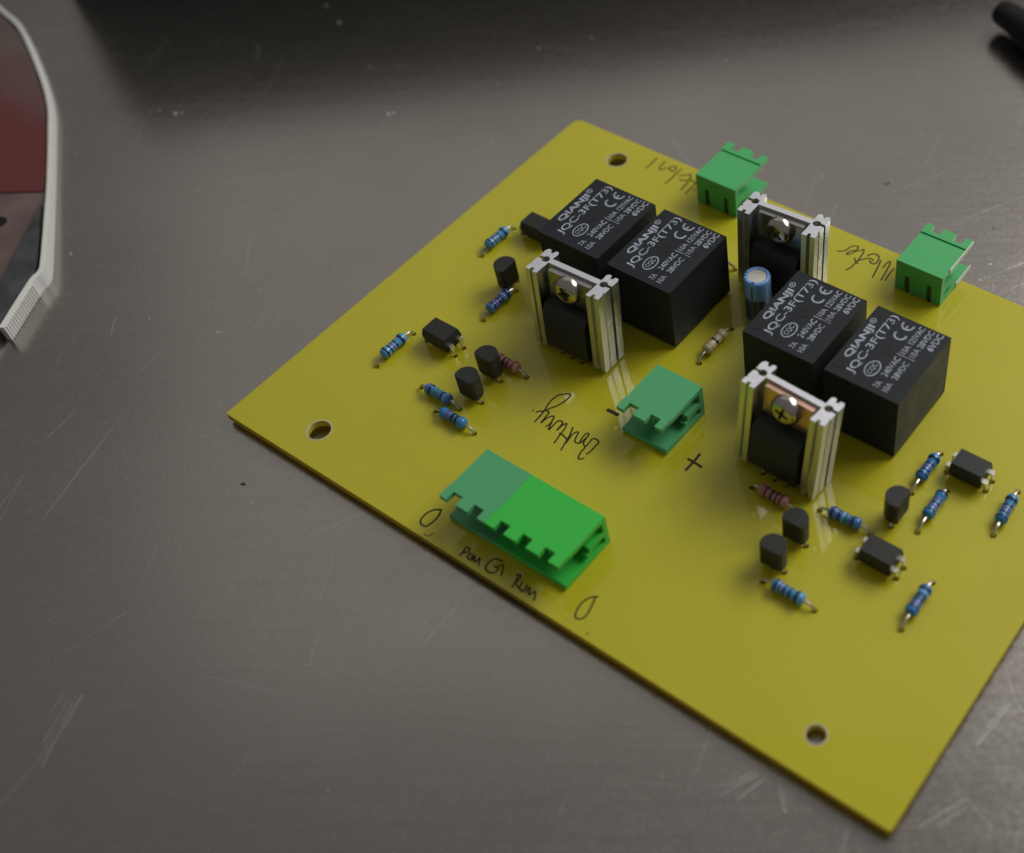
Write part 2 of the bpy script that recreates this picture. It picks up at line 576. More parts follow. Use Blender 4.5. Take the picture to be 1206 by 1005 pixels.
relay_spots = [
    ((31.6, 62.0, 0), 'black relay behind the left heat sink, the farthest left of the four'),
    ((49.5, 61.9, 0), 'black relay standing between the first relay and the beige resistor'),
    ((82.35, 61.4, 0), 'black relay touching the small blue capacitor'),
    ((100.2, 61.5, 0), 'black relay nearest the three upright blue resistors at the right'),
]
relay0 = make_relay(relay_spots[0][1], relay_spots[0][0])
for loc, lab in relay_spots[1:]:
    copy_tree(relay0, board, loc, label=lab)
    for x, y in ((2, 2.5), (13.5, 2.5), (7.75, 2.0), (2, 16.5), (13.5, 16.5)):
        drills.append((loc[0] + x, loc[1] + y, 0.7))

# ---- heat sinks with their bolted power transistors
HW, HD, HH = 17.5, 7.0, 18.95


def heat_profile():
    w = HW / 2
    wing = [(-w, 0), (-w + 1.05, 0), (-w + 1.05, 0.75), (-w + 1.75, 0.75), (-w + 1.75, -0.15), (-w + 2.85, -0.15), (-w + 2.85, 3.55)]
    right = [(-x, y) for x, y in wing[::-1]]
    back_r = []
    # right wing, going back: outer face, keyhole slot, rear prongs
    n = 10
    slot = [(w, 1.5), (w - 0.3, 1.62), (w - 0.3, 1.88), (w, 2.0), (w - 0.05, 3.75), (w - 1.0, 3.75)]
    c = (w - 1.75, 4.1)
    for k in range(n + 1):
        a = math.radians(-25 - (310) * k / n)
        slot.append((c[0] + 0.85 * math.cos(a), c[1] + 0.85 * math.sin(a)))
    slot += [(w - 1.0, 4.45), (w - 0.05, 4.45)]
    rear = [(w, 6.2), (w - 0.35, 6.9), (w - 1.05, 6.9), (w - 1.3, 6.15), (w - 1.75, 6.15), (w - 1.95, 6.95), (w - 2.5, 7.1), (w - 2.95, 6.6), (w - 2.85, 4.85)]
    back_r = slot + rear
    back_l = [(-x, y) for x, y in back_r[::-1]]
    return wing + right + back_r + back_l


def make_heat_sink(label, loc, rot, tabmat, tab_label=None, spin=20):
    bm = bmesh.new()
    pts = heat_profile()
    prism(bm, [(x, y - HD / 2) for x, y in pts], 0, HH, top_mi=1)
    h = part('heat_sink', bm, [M['alu'], M['alu_cut']], label, loc)
    h.rotation_euler = rot
    yb = 3.55 - HD / 2                       # front face of the cross bar
    # tab of the power transistor
    bm = bmesh.new()
    box(bm, -5.1, 5.1, yb - 1.32, yb - 0.03, 3.2, 18.35)
    bevel(bm, 0.12, 1)
    sub('metal_tab', bm, tabmat, h, tab_label)
    # its plastic body
    bm = bmesh.new()
    prism(bm, [(yb - 1.25, 12.35), (yb - 3.35, 11.75), (yb - 4.45, 10.1), (yb - 4.45, 2.0), (yb - 4.1, 1.2), (yb - 1.25, 1.2)], -5.15, 5.15, 'YZ')
    bevel(bm, 0.14, 2)
    sub('transistor_body', bm, M['epoxy'], h, smooth=True)
    # pan head screw with a cross slot, and its tip behind the bar
    zc = 16.0
    bm = bmesh.new()
    ys = yb - 1.33
    lathe(bm, [(2.95, ys), (2.98, ys - 0.6), (2.88, ys - 1.1), (2.6, ys - 1.55), (2.2, ys - 1.85), (1.75, ys - 2.02)], 'Y', 36, cap=False, center=(0, 0, zc))
    ring = [Vector((1.75 * math.cos(2 * math.pi * k / 36), 1.75 * math.sin(2 * math.pi * k / 36), 0)) for k in range(36)]
    cross = []
    for k in range(4):
        a = math.radians(spin + 90 * k)
        for t, n in ((1.45, -0.3), (1.45, 0.3), (0.4, 0.4)):
            if t < 1:
                a2 = a + math.pi / 4
                cross.append(Vector((0.5 * math.cos(a2), 0.5 * math.sin(a2), 0)))
            else:
                cross.append(Vector((t * math.cos(a) - n * math.sin(a), t * math.sin(a) + n * math.cos(a), 0)))
    allv = [bm.verts.new((p.x, ys - 2.02, zc + p.y)) for p in ring + cross]
    for t in tessellate_polygon([ring, cross[::-1]]):
        idx = [q if q < 36 else 36 + (len(cross) - 1 - (q - 36)) for q in t]
        bm.faces.new([allv[q] for q in idx])
    deep = [bm.verts.new((p.x * 0.8, ys - 1.0, zc + p.y * 0.8)) for p in cross]
    for k in range(len(cross)):
        bm.faces.new((allv[36 + k], allv[36 + (k + 1) % len(cross)], deep[(k + 1) % len(cross)], deep[k])).material_index = 1
    bm.faces.new(deep).material_index = 1
    bmesh.ops.remove_doubles(bm, verts=bm.verts, dist=1e-4)
    sub('screw', bm, [M['screw'], M['recess_lead']], h, smooth=True, angle=50)
    bm = bmesh.new()
    lathe(bm, [(1.3, 1.3), (1.3, 2.9), (1.0, 3.1)], 'Y', 20, center=(0, 0, zc))
    sub('screw_tip', bm, M['lead'], h, smooth=True)
    for x in (-2.54, 0, 2.54):
        bm = bmesh.new()
        yl = yb - 2.9
        box(bm, x - 0.65, x + 0.65, yl - 0.22, yl + 0.22, 0.6, 1.4)
        box(bm, x - 0.36, x + 0.36, yl - 0.2, yl + 0.2, -2.9, 0.62)
        sub('lead', bm, M['lead'], h)
        drills.append((loc[0] + x, loc[1] + yl, 0.65))
    return h


D = math.radians
make_heat_sink('aluminium heat sink in front of the two left relays', (48.73, 51.77, 0.54), (D(-5), D(-0.2), D(2)), M['tab'])
make_heat_sink('aluminium heat sink behind the blue capacitor', (73.7, 87.66, 0.6), (D(-3.4), D(0), D(3.6)), M['tab'], None, 55)
make_heat_sink('aluminium heat sink with a coppery tab, beside the battery header', (99.9, 48.44, 0.7), (D(-8.1), D(1.7), D(-1.65)), M['copper'], 'copper coloured transistor tab', 75)


# ---- pluggable terminal headers; local: rear wall at y = 0, mouth towards +y, pitch 5.08
def make_header(n, m, label, loc, flip=False, L=None, dz=0.0):
    L = L or n * 5.08 + 0.4
    first = (L - (n - 1) * 5.08) / 2
    H, DP = 7.75, 12.7
    bm = bmesh.new()
    # rear wall with a slot at the foot of each pin
    xs = [0.0]
    for k in range(n):
        c = first + 5.08 * k
        xs += [c - 0.6, c + 0.6]
    xs.append(L)
    for i in range(0, len(xs), 2):
        box(bm, xs[i], xs[i + 1], 0, 1.1, 0.15, 4.4)
    box(bm, 0, L, 0, 1.1, 4.4, H - 1.0)
    for k in range(n - 1):                                      # ribs between the pin bays
        c = first + 5.08 * (k + 0.5)
        box(bm, c - 0.6, c + 0.6, 4.0, 9.0, 1.4, H - 1.0)
    box(bm, 1.3, L - 1.3, 1.1, 4.0, 1.4, H - 1.0)               # inner block
    for x0, x1 in ((0.0, 1.3), (L - 1.3, L)):                   # side rib at half height
        box(bm, x0, x1, 1.1, 5.2, 3.0, 4.3)
        box(bm, x0, x1, 4.4, 6.0, 2.4, 3.0)
    # top plate, its raised lip with the notches
    box(bm, 0, L, 0, 9.75, H - 1.0, H)
    edges = [0.0]
    for k in range(n):
        c = first + 5.08 * k
        edges += [c - 1.1, c + 1.1]
    edges.append(L)
    box(bm, 0, L, 9.75, DP - 2.0, H - 0.75, H + 0.28)
    for i in range(0, len(edges), 2):
        box(bm, edges[i], edges[i + 1], DP - 2.0, DP, H - 0.75, H + 0.28)
    # floor plate with a chamfered front
    prism(bm, [(1.1, 0.15), (DP - 0.5, 0.15), (DP - 0.3, 0.9), (DP - 0.6, 1.3), (1.1, 1.3)], 0, L, 'YZ')
    bmesh.ops.remove_doubles(bm, verts=bm.verts, dist=1e-5)
    rot = (0, 0, math.pi) if flip else (0, 0, 0)
    o = part('terminal_header', bm, m, label, loc)
    o.rotation_euler = rot
    for k in range(n):
        c = first + 5.08 * k
        bm = bmesh.new()
        box(bm, c - 0.5, c + 0.5, 3.9, 10.3, 3.6, 4.6)
        bevel(bm, 0.15, 1)
        box(bm, c - 0.36, c + 0.36, 0.62, 1.05, -2.45, 4.2)
        sub('pin', bm, M['recess_lead'], o)
        px, py = (loc[0] - c, loc[1] - 0.6) if flip else (loc[0] + c, loc[1] + 0.6)
        drills.append((px, py, 0.75))
    return o


make_header(2, M['teal'], 'dull green two pin terminal header marked battery, beside the plus sign', (79.75, 51.4, 0), True)
make_header(2, M['teal'], 'dull green two pin half of the long terminal header at the board edge', (66.15, 18.0, 0), True, 10.75)
make_header(3, M['vivid'], 'bright green three pin half of the long terminal header at the board edge', (83.0, 18.0, 0), True, 16.8)
make_header(2, M['green'], 'green terminal header overhanging the rear edge behind the left relays', (42.4, 100.5, 0))
hd = make_header(2, M['green'], 'green terminal header overhanging the rear edge at the right, with pale edge glints painted in', (93.0, 100.4, 0))
for y0, z0, z1 in ((2.8, 7.0, 8.06), (6.5, 0.25, 1.43)):  # painted glint: pale strips where light catches the side edges
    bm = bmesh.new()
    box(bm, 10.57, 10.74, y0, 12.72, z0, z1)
    sub('edge_glint', bm, M['glint'], hd)


# ---- resistors
def res_profile():
    return [(0.35, -3.15), (0.85, -3.1), (1.12, -2.8), (1.2, -2.35), (1.17, -1.9), (1.0, -1.5), (0.97, 0), (1.0, 1.5), (1.17, 1.9), (1.2, 2.35), (1.12, 2.8), (0.85, 3.1), (0.35, 3.15)]


def radius_at(h):
    p = res_profile()
    for (r0, h0), (r1, h1) in zip(p, p[1:]):
        if h0 <= h <= h1:
            return r0 + (r1 - r0) * (h - h0) / max(h1 - h0, 1e-6)
    return 0.5


res_mesh, band_mesh = {}, {}


def make_resistor(label, a, b, body, bands, zc=1.35, shift=0.0):
    """a and b are the two holes on the board; bands: (position along the body, material, width)"""
    a, b = Vector((*a, 0)), Vector((*b, 0))
    d = b - a
    span = d.length
    if body not in res_mesh:
        bm = bmesh.new()
        lathe(bm, res_profile(), 'X', 24)
        o = part('resistor', bm, M[body], smooth=True, angle=60)
        res_mesh[body] = o.data
    else:
        o = link('resistor', res_mesh[body], board)
    o['label'] = label
    mid = (a + b) / 2 + d.normalized() * shift
    o.location = Vector((mid.x, mid.y, zc)) * S
    o.rotation_euler = (0, 0, math.atan2(d.y, d.x))
    for h, bmname, w in bands:
        key = (round(h, 2), bmname, w)
        if key not in band_mesh:
            bm = bmesh.new()
            lathe(bm, [(radius_at(h + t * w / 2) + (0.03 if abs(t) < 1 else 0.0), h + t * w / 2) for t in (-1, -0.9, 0, 0.9, 1)], 'X', 24, cap=False)
            band_mesh[key] = sub('colour_band', bm, M[bmname], o, smooth=True, angle=70).data
        else:
            link('colour_band', band_mesh[key], o)
    for s in (-1, 1):
        end = s * span / 2 - shift
        bm = bmesh.new()
        k = (abs(end) - 3.1)
        pts = [(s * 3.1, 0, 0), (s * (3.1 + 0.35 * k), 0, -0.03), (s * (3.1 + 0.7 * k), 0, -0.22), (s * (3.1 + 0.92 * k), 0, -0.65), (end, 0, -1.2), (end, 0, -zc - 2.4)]
        tube(bm, pts, 0.27, 8)
        sub('lead', bm, M['lead'], o, smooth=True)
        drills.append(((a if s < 0 else b).x, (a if s < 0 else b).y, 0.62))
    return o


N = 'navy'
std = [(-2.3, N, 0.5), (-1.2, N, 0.42), (-0.4, 'violet', 0.42), (0.4, N, 0.42), (1.9, N, 0.55)]
dark = [(-1.9, N, 0.6), (-1.0, 'violet', 0.45), (-0.2, N, 0.5), (0.6, N, 0.45), (1.4, 'paleblue', 0.4), (2.2, N, 0.5)]
make_resistor('light blue resistor nearest the left edge of the left relay', (12.9, 61.1), (13.0, 71.5), 'lightblue', std)
make_resistor('dark blue resistor in front of the lone left transistor', (26.3, 46.7), (26.4, 57.0), 'midblue', dark)
make_resistor('light blue resistor nearest the left corner of the board', (16.6, 25.3), (16.6, 36.0), 'lightblue', std)
make_resistor('blue resistor with a teal band beside the two left transistors', (28.3, 26.1), (38.7, 26.1), 'midblue', [(-1.7, N, 0.4), (-0.6, 'teal_band', 0.5), (0.3, 'teal_band', 0.5), (1.3, N, 0.4), (2.2, 'paleblue', 0.4)])
make_resistor('blue resistor with wide dark bands above the long green header', (35.1, 23.2), (45.3, 23.1), 'blue', [(-1.0, 'violet', 0.6), (0.2, 'bandblack', 0.7), (1.2, 'bandblack', 0.6)])
make_resistor('pink resistor behind the two left transistors', (34.3, 39.8), (44.4, 39.6), 'pink', [(-1.5, 'brown', 0.5), (-0.3, 'bandblack', 0.6), (0.7, 'brown', 0.5), (2.2, 'red_band', 0.5)])
make_resistor('pink resistor at the foot of the coppery heat sink', (97.4, 41.7), (107.2, 41.3), 'pink', [(-1.4, 'brown', 0.45), (-0.1, 'bandblack', 0.6), (0.9, 'bandblack', 0.4), (1.9, 'brown', 0.45)])
make_resistor('blue resistor with a green middle band leading to the front optocoupler', (110.5, 44.1), (120.9, 44.6), 'midblue', [(-2.3, N, 0.5), (-1.0, N, 0.45), (-0.2, 'paleblue', 0.4), (0.5, 'teal_band', 0.6), (1.7, N, 0.5)])
make_resistor('blue resistor lying in front of the two right transistors', (110.5, 26.0), (121.0, 26.0), 'lightblue', [(-2.3, N, 0.45), (-1.5, 'violet', 0.4), (-0.6, N, 0.45), (0.5, N, 0.45), (1.9, 'bandblack', 0.6)])
make_resistor('blue resistor whose lead ends at the lone right transistor', (122.4, 56.3), (122.4, 67.1), 'blue', std, shift=0.5)
make_resistor('blue resistor between the lone right transistor and the rear optocoupler', (127.6, 49.5), (127.5, 60.3), 'blue', [(-1.9, 'bandblack', 0.5), (-0.8, 'violet', 0.45), (-0.1, N, 0.4), (0.9, 'violet', 0.4), (2.5, 'bandblack', 0.5)], shift=0.7)
make_resistor('blue resistor at the right edge of the photo', (139.0, 56.2), (138.2, 67.0), 'blue', std)
make_resistor('blue resistor nearest the front corner of the board', (135.1, 30.9), (134.9, 41.8), 'blue', dark, shift=0.4)
make_resistor('beige resistor with a black middle band between the relay pairs', (71.2, 61.2), (71.3, 72.4), 'beige', [(-0.2, 'bandblack', 0.6), (-2.0, 'gold', 0.5), (1.6, 'gold', 0.5)])
make_resistor('resistor behind the second relay with only a bent lead showing', (51.6, 86.6), (61.9, 86.9), 'beige', [(-0.2, 'bandblack', 0.6)])


# ---- small transistors (half-round cases)
def make_transistor(label, loc, rot):
    """flat face towards local -y; loc is the centre of the flat face"""
    bm = bmesh.new()
    pts = [(-1.95, 0.0), (1.95, 0.0), (2.3, 0.45)]
    for k in range(1, 14):
        a = math.radians(-8 + (196) * k / 14)
        pts.append((2.38 * math.cos(a), 1.25 + 2.38 * math.sin(a)))
    pts.append((-2.3, 0.45))
    prism(bm, pts, 1.6, 6.75)
    bevel(bm, 0.16, 2, 50)
    o = part('small_transistor', bm, M['epoxy'], label, loc, smooth=True, angle=30)
    o.rotation_euler = (0, 0, rot)
    for x in (-1.27, 0, 1.27):
        bm = bmesh.new()
        tube(bm, [(x, 1.2, 1.8), (x, 1.2, 1.3), (x * 1.7, 1.2, 0.4), (x * 1.7, 1.2, -2.4)], 0.26, 6)
        sub('lead', bm, M['lead'], o)
        c, s = math.cos(rot), math.sin(rot)
        drills.append((loc[0] + x * 1.7 * c - 1.2 * s, loc[1] + x * 1.7 * s + 1.2 * c, 0.6))
    return o


make_transistor('small black transistor standing alone near the left heat sink', (25.9, 57.2, 0), math.pi / 2)
make_transistor('small black transistor hiding one end of the left pink resistor', (38.5, 34.8, 0), 0)
make_transistor('small black transistor beside the two front left blue resistors', (39.1, 28.5, 0), 0)
make_transistor('small black transistor at the end of the right pink resistor', (110.5, 35.1, 0), 0)
make_transistor('small black transistor right behind the bottom blue resistor', (110.3, 28.4, 0), 0)
make_transistor('small black transistor turned sideways under a blue resistor lead', (124.2, 50.1, 0), math.pi / 2)


# ---- four pin optocouplers
def make_opto(label, loc, rot=(0, 0, 0), zb=0.75):
    bm = bmesh.new()
    h = 3.5
    sec = [(-2.02, zb), (2.02, zb), (2.3, zb + h * 0.45), (2.3, zb + h * 0.55), (1.95, zb + h), (-1.95, zb + h), (-2.3, zb + h * 0.55), (-2.3, zb + h * 0.45)]
    prism(bm, sec, -3.25, 3.25, 'YZ')
    for v in bm.verts:                       # draft of the end faces
        t = abs(v.co.z - (zb + h * 0.5)) / (h * 0.5)
        v.co.x *= 1 - 0.07 * max(0, t - 0.1)
    bevel(bm, 0.12, 1, 25)
    o = part('optocoupler', bm, M['epoxy'], label, loc)
    o.rotation_euler = rot
    for sx in (-1, 1):
        for y in (-1.27, 1.27):
            bm = bmesh.new()
            zt = zb + h * 0.5
            x0, x1, x2 = sorted((sx * 3.2, sx * 3.85))[0], sorted((sx * 3.2, sx * 3.85))[1], sx * 3.85
            box(bm, x0, x1, y - 0.5, y + 0.5, zt - 0.13, zt + 0.13)
            xa, xb = sorted((x2, x2 + sx * 0.26))
            box(bm, xa, xb, y - 0.5, y + 0.5, zt - 1.1, zt + 0.12)
            box(bm, xa, xb, y - 0.27, y + 0.27, -2.4, zt - 1.1)
            sub('pin', bm, M['lead'], o)
            drills.append((loc[0] + sx * 3.95, loc[1] + y, 0.62))
    dot = bmesh.new()
    lathe(dot, [(0.45, zb + h - 0.05), (0.45, zb + h + 0.03)], 'Z', 16, center=(-2.2, 1.0, 0))
    sub('pin_one_dot', dot, M['epoxy'], o)
    return o


make_opto('black optocoupler half hidden behind the left relay', (19.6, 72.8, 0))
make_opto('black optocoupler near the left light blue resistor', (24.2, 37.4, 0), zb=1.1)
make_opto('black optocoupler at the right of the upright blue resistors', (129.3, 65.3, 0))
make_opto('black optocoupler in front of the sideways transistor', (125.3, 40.4, 0))

# ---- electrolytic capacitor
bm = bmesh.new()
R0 = 2.75
lathe(bm, [(R0 - 0.2, 0.3), (R0, 0.5), (R0, 9.9), (R0, 10.9), (R0 - 0.12, 11.2), (R0 - 0.4, 11.35), (R0 - 0.8, 11.3), (R0 - 0.85, 11.05)], 'Z', 40)
cap = part('capacitor', bm, M['sleeve'], 'small blue electrolytic capacitor against the back relay', (73.8, 78.5, 0), smooth=True, angle=50)
bm = bmesh.new()
lathe(bm, [(R0 - 0.86, 10.9), (R0 - 0.86, 11.12), (R0 - 1.1, 11.2)], 'Z', 32)
sub('can_top', bm, M['cap_top'], cap, smooth=True)
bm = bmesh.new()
for a0, a1, z0, z1 in ((-82, -76, 6.9, 10.6), (-160, -138, 8.2, 10.3), (-165, -128, 6.6, 7.9), (-125, -20, 1.0, 6.6)):  # print marks, plus a wide dark patch painting shade on the lower sleeve
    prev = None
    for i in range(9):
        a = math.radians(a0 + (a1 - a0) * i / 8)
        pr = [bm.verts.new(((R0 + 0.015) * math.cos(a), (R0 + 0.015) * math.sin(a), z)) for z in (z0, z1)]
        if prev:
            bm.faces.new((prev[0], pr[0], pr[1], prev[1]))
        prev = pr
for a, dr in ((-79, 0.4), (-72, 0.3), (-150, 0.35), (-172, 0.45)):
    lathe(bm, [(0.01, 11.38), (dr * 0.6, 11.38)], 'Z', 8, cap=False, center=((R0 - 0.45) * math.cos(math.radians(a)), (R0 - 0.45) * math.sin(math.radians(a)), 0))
sub('print_and_shade', bm, M['cap_print_shade'], cap)
for s in (-1, 1):
    bm = bmesh.new()
    tube(bm, [(s * 1.0, 0, 0.6), (s * 1.0, 0, -2.4)], 0.25, 6)
    sub('lead', bm, M['lead'], cap)
    drills.append((73.8 + s, 78.5, 0.6))

# ---- the panel itself, with every hole
holes = [(19.0, 7.2, 2.35), (17.9, 102.3, 2.35), (133.5, 7.1, 1.7), (133.4, 102.3, 2.35)]
cu = bpy.data.curves.new('panel', 'CURVE')
cu.dimensions = '2D'
cu.fill_mode = 'BOTH'
cu.extrude = 0.74 * S
cu.bevel_depth = 0.06 * S
cu.bevel_resolution = 1


def add_loop(pts):
    s = cu.splines.new('POLY')
    s.points.add(len(pts) - 1)
    for p, q in zip(s.points, pts):
        p.co = (q[0] * S, q[1] * S, 0, 1)
    s.use_cyclic_u = True


def rounded(w, d, radii):
    out = []
    for (cx, cy, a0), r in zip(((0, 0, 180), (w, 0, 270), (w, d, 0), (0, d, 90)), radii):
        sx, sy = (1 if cx == 0 else -1), (1 if cy == 0 else -1)
        for k in range(6):
            a = math.radians(a0 + 90 * k / 5)
            out.append((cx + sx * r + r * math.cos(a), cy + sy * r + r * math.sin(a)))
    return out


add_loop(rounded(BW, BD, (0.35, 0.5, 0.6, 2.0)))
for x, y, hr in holes:
    add_loop([(x + hr * math.cos(2 * math.pi * k / 40), y + hr * math.sin(2 * math.pi * k / 40)) for k in range(40)])
used = []
for x, y, r in drills:
    if any((x - u) ** 2 + (y - v) ** 2 < (r + q + 0.1) ** 2 for u, v, q in used) or not (1 < x < BW - 1 and 1 < y < BD - 1):
        continue
    used.append((x, y, r))
    add_loop([(x + r * math.cos(2 * math.pi * k / 12), y + r * math.sin(2 * math.pi * k / 12)) for k in range(12)])
tmp = bpy.data.objects.new('panel', cu)
col.objects.link(tmp)
bpy.context.view_layer.update()
me = bpy.data.meshes.new_from_object(tmp.evaluated_get(bpy.context.evaluated_depsgraph_get()))
bpy.data.objects.remove(tmp)
me.materials.clear()
me.materials.append(M['board'])
me.materials.append(M['edge'])
for f in me.polygons:
    c = f.center / S
    if abs(f.normal.z) < 0.5 and (min(c.x, BW - c.x) < 2.1 and min(c.x, BW - c.x, c.y, BD - c.y) < 0.9 or min(c.y, BD - c.y) < 0.9):
        f.material_index = 1
panel = link('panel', me, board, (0, 0, -0.8))

for x, y, hr in holes:
    bm = bmesh.new()
    lathe(bm, [(hr + 0.3, 0.004), (hr + 0.2, 0.02), (hr - 0.01, 0.02), (hr - 0.07, -0.1), (hr - 0.07, -0.5), (hr - 0.01, -0.55)], 'Z', 40, cap=False, center=(x, y, 0))
    part('mounting_hole_rim', bm, M['rim'], smooth=True)


# ---- marker writing on the board
def writing(name, label, strokes, width, m):
    bm = bmesh.new()
    for i, st in enumerate(strokes):
        z = 0.02 + 0.004 * (i % 5)
        tube(bm, [(p.x, p.y, z) for p in spline([(x, y, 0) for x, y in st])], width, 8, 0.12)
    return part(name, bm, m, label, smooth=True)


writing('handwriting', 'handwritten word Battery in dark ink', [
    [(51.9, 33.7), (52.4, 34.4), (53.1, 34.9), (53.6, 36.0), (54.4, 37.4), (54.9, 39.4), (54.8, 40.8), (54.2, 40.8), (53.4, 40.2), (52.7, 39.2), (52.5, 37.3), (53.0, 35.1), (53.2, 33.4), (53.3, 31.7)],
    [(53.3, 33.3), (53.1, 34.9), (54.1, 35.1), (54.3, 33.6), (54.5, 32.2), (54.7, 33.8), (55.3, 34.8), (55.8, 34.5), (56.1, 33.0), (55.9, 32.0)],
    [(55.8, 34.5), (56.3, 33.0), (56.9, 31.7), (56.9, 33.3), (57.1, 34.5), (58.0, 34.6), (58.2, 33.4), (58.3, 32.4), (58.4, 33.9), (58.8, 34.8), (59.3, 33.8), (59.5, 32.1), (59.9, 29.7)],
    [(59.1, 32.2), (60.1, 32.2), (61.7, 31.7)],
    [(60.4, 34.8), (61.1, 33.1), (61.6, 31.1), (62.1, 29.1)],
    [(61.8, 30.9), (61.6, 32.3), (61.5, 33.6), (62.1, 34.4), (62.6, 32.9), (63.1, 32.2), (64.0, 32.4), (64.2, 33.7), (64.2, 35.0), (63.6, 35.0), (63.6, 33.6), (64.0, 32.4)],
    [(64.2, 35.0), (64.4, 33.6), (64.7, 32.7), (65.5, 32.2), (65.6, 30.9), (65.9, 29.8), (66.4, 29.4), (67.1, 30.1)],
    [(66.8, 31.0), (67.0, 32.0), (67.0, 33.6), (67.0, 34.5), (66.3, 34.9), (65.4, 34.6), (65.5, 33.3), (65.5, 32.4)],
    [(50.95, 33.7), (51.25, 33.7)]], 0.165, M['ink'])
writing('handwriting', 'bold plus sign beside the battery header', [[(84.8, 42.9), (84.9, 40.7), (84.8, 38.1)], [(83.5, 40.6), (85.2, 40.6), (87.0, 40.4)]], 0.27, M['brown_ink'])
writing('handwriting', 'thick minus sign at the left of the battery header', [[(63.2, 41.8), (64.4, 41.9), (66.0, 41.9)]], 0.42, M['brown_ink'])
writing('handwriting', 'loop drawn at the left end of the long green header', [
    [(52.6, 6.4), (51.4, 5.7), (50.7, 4.3), (50.8, 2.7), (51.5, 2.0), (52.6, 2.1), (53.0, 3.3), (53.0, 5.0), (52.4, 6.4)]], 0.19, M['ink'])
writing('handwriting', 'faint rubbed out mark under the left loop', [[(53.5, 0.6), (54.5, 0.8), (54.9, 1.8)]], 0.14, M['faint_ink'])
writing('handwriting', 'small handwritten words along the front edge', [
    [(62.0, 2.8), (62.2, 1.5), (62.2, 0.7)], [(61.9, 2.7), (62.7, 2.9), (62.9, 2.2), (62.3, 1.6)], [(63.5, 2.3), (63.5, 1.5), (64.1, 1.1), (64.4, 1.6), (63.9, 2.2), (63.3, 2.1)],
    [(64.9, 1.0), (64.5, 2.3), (65.5, 1.2), (65.6, 2.4), (66.5, 1.0)],
    [(69.5, 4.1), (68.1, 3.8), (67.6, 2.6), (67.8, 1.5), (68.9, 1.0), (69.9, 1.6), (69.8, 2.7), (68.9, 2.4)], [(69.5, 3.0), (70.2, 3.5), (71.3, 1.7)],
    [(73.7, 3.7), (74.2, 2.3), (74.5, 0.9)], [(73.3, 3.3), (74.2, 3.7), (74.5, 2.7), (74.3, 2.1), (75.1, 1.7), (75.6, 1.4)],
    [(75.3, 2.8), (75.7, 1.7), (76.5, 1.3), (76.6, 2.3), (76.4, 2.9)], [(77.1, 1.4), (77.2, 2.7), (78.0, 1.4), (78.5, 2.6), (79.5, 1.0)]], 0.17, M['ink'])
writing('handwriting', 'slanted loop at the right end of the long green header', [
    [(88.4, 7.8), (87.4, 7.0), (86.8, 5.5), (87.0, 3.7), (87.6, 2.5), (88.4, 2.5), (89.0, 3.5), (88.7, 5.4), (88.1, 7.3)], [(91.3, 1.1), (91.6, 1.2)]], 0.165, M['ink'])
writing('handwriting', 'handwritten word Motor1 by the left rear header', [
    [(25.4, 107.8), (25.5, 105.5), (25.5, 103.5)],
    [(27.8, 107.8), (27.8, 106.5), (28.0, 105.2), (28.7, 104.9), (29.2, 105.8), (29.9, 106.3), (30.4, 107.2), (31.1, 107.4), (31.6, 106.4), (31.2, 105.7), (30.2, 106.2)],
    [(32.6, 107.7), (32.5, 105.6), (32.6, 103.6), (32.4, 101.3)],
    [(33.5, 105.3), (34.2, 106.0), (35.1, 106.6), (35.6, 107.0), (36.3, 105.7), (35.9, 104.9), (34.8, 104.3), (34.4, 104.5)],
    [(36.5, 104.9), (36.7, 103.2), (36.8, 101.5)], [(36.5, 105.3), (37.2, 105.5), (38.3, 105.2), (38.4, 103.3), (38.5, 101.0)], [(39.5, 103.7), (39.3, 102.9)]], 0.165, M['ink'])
writing('handwriting', 'handwritten word Moto by the right rear header', [
    [(77.1, 103.2), (78.5, 104.2), (78.9, 105.8), (79.6, 106.7), (80.4, 106.7), (80.5, 105.3), (80.2, 104.3), (79.5, 103.5), (79.4, 104.4), (80.1, 105.3), (81.1, 105.8), (81.7, 106.7), (82.2, 105.6), (82.4, 103.6), (82.4, 102.2), (82.3, 100.5), (81.8, 99.3)],
    [(81.4, 103.4), (82.3, 102.6), (83.1, 102.3)], [(82.4, 102.9), (83.0, 103.8), (83.9, 104.8), (84.9, 105.1), (85.2, 104.7)],
    [(83.4, 105.4), (83.9, 106.4), (84.9, 106.8), (85.7, 106.4), (86.1, 105.0), (85.9, 104.1), (85.1, 104.0), (84.5, 104.5)],
    [(86.5, 105.8), (87.1, 103.4), (87.7, 100.3)], [(88.0, 104.0), (88.0, 105.8), (88.5, 106.4), (89.1, 103.7), (89.6, 100.5)], [(90.2, 105.1), (90.1, 103.3), (90.4, 101.0)]], 0.165, M['ink'])

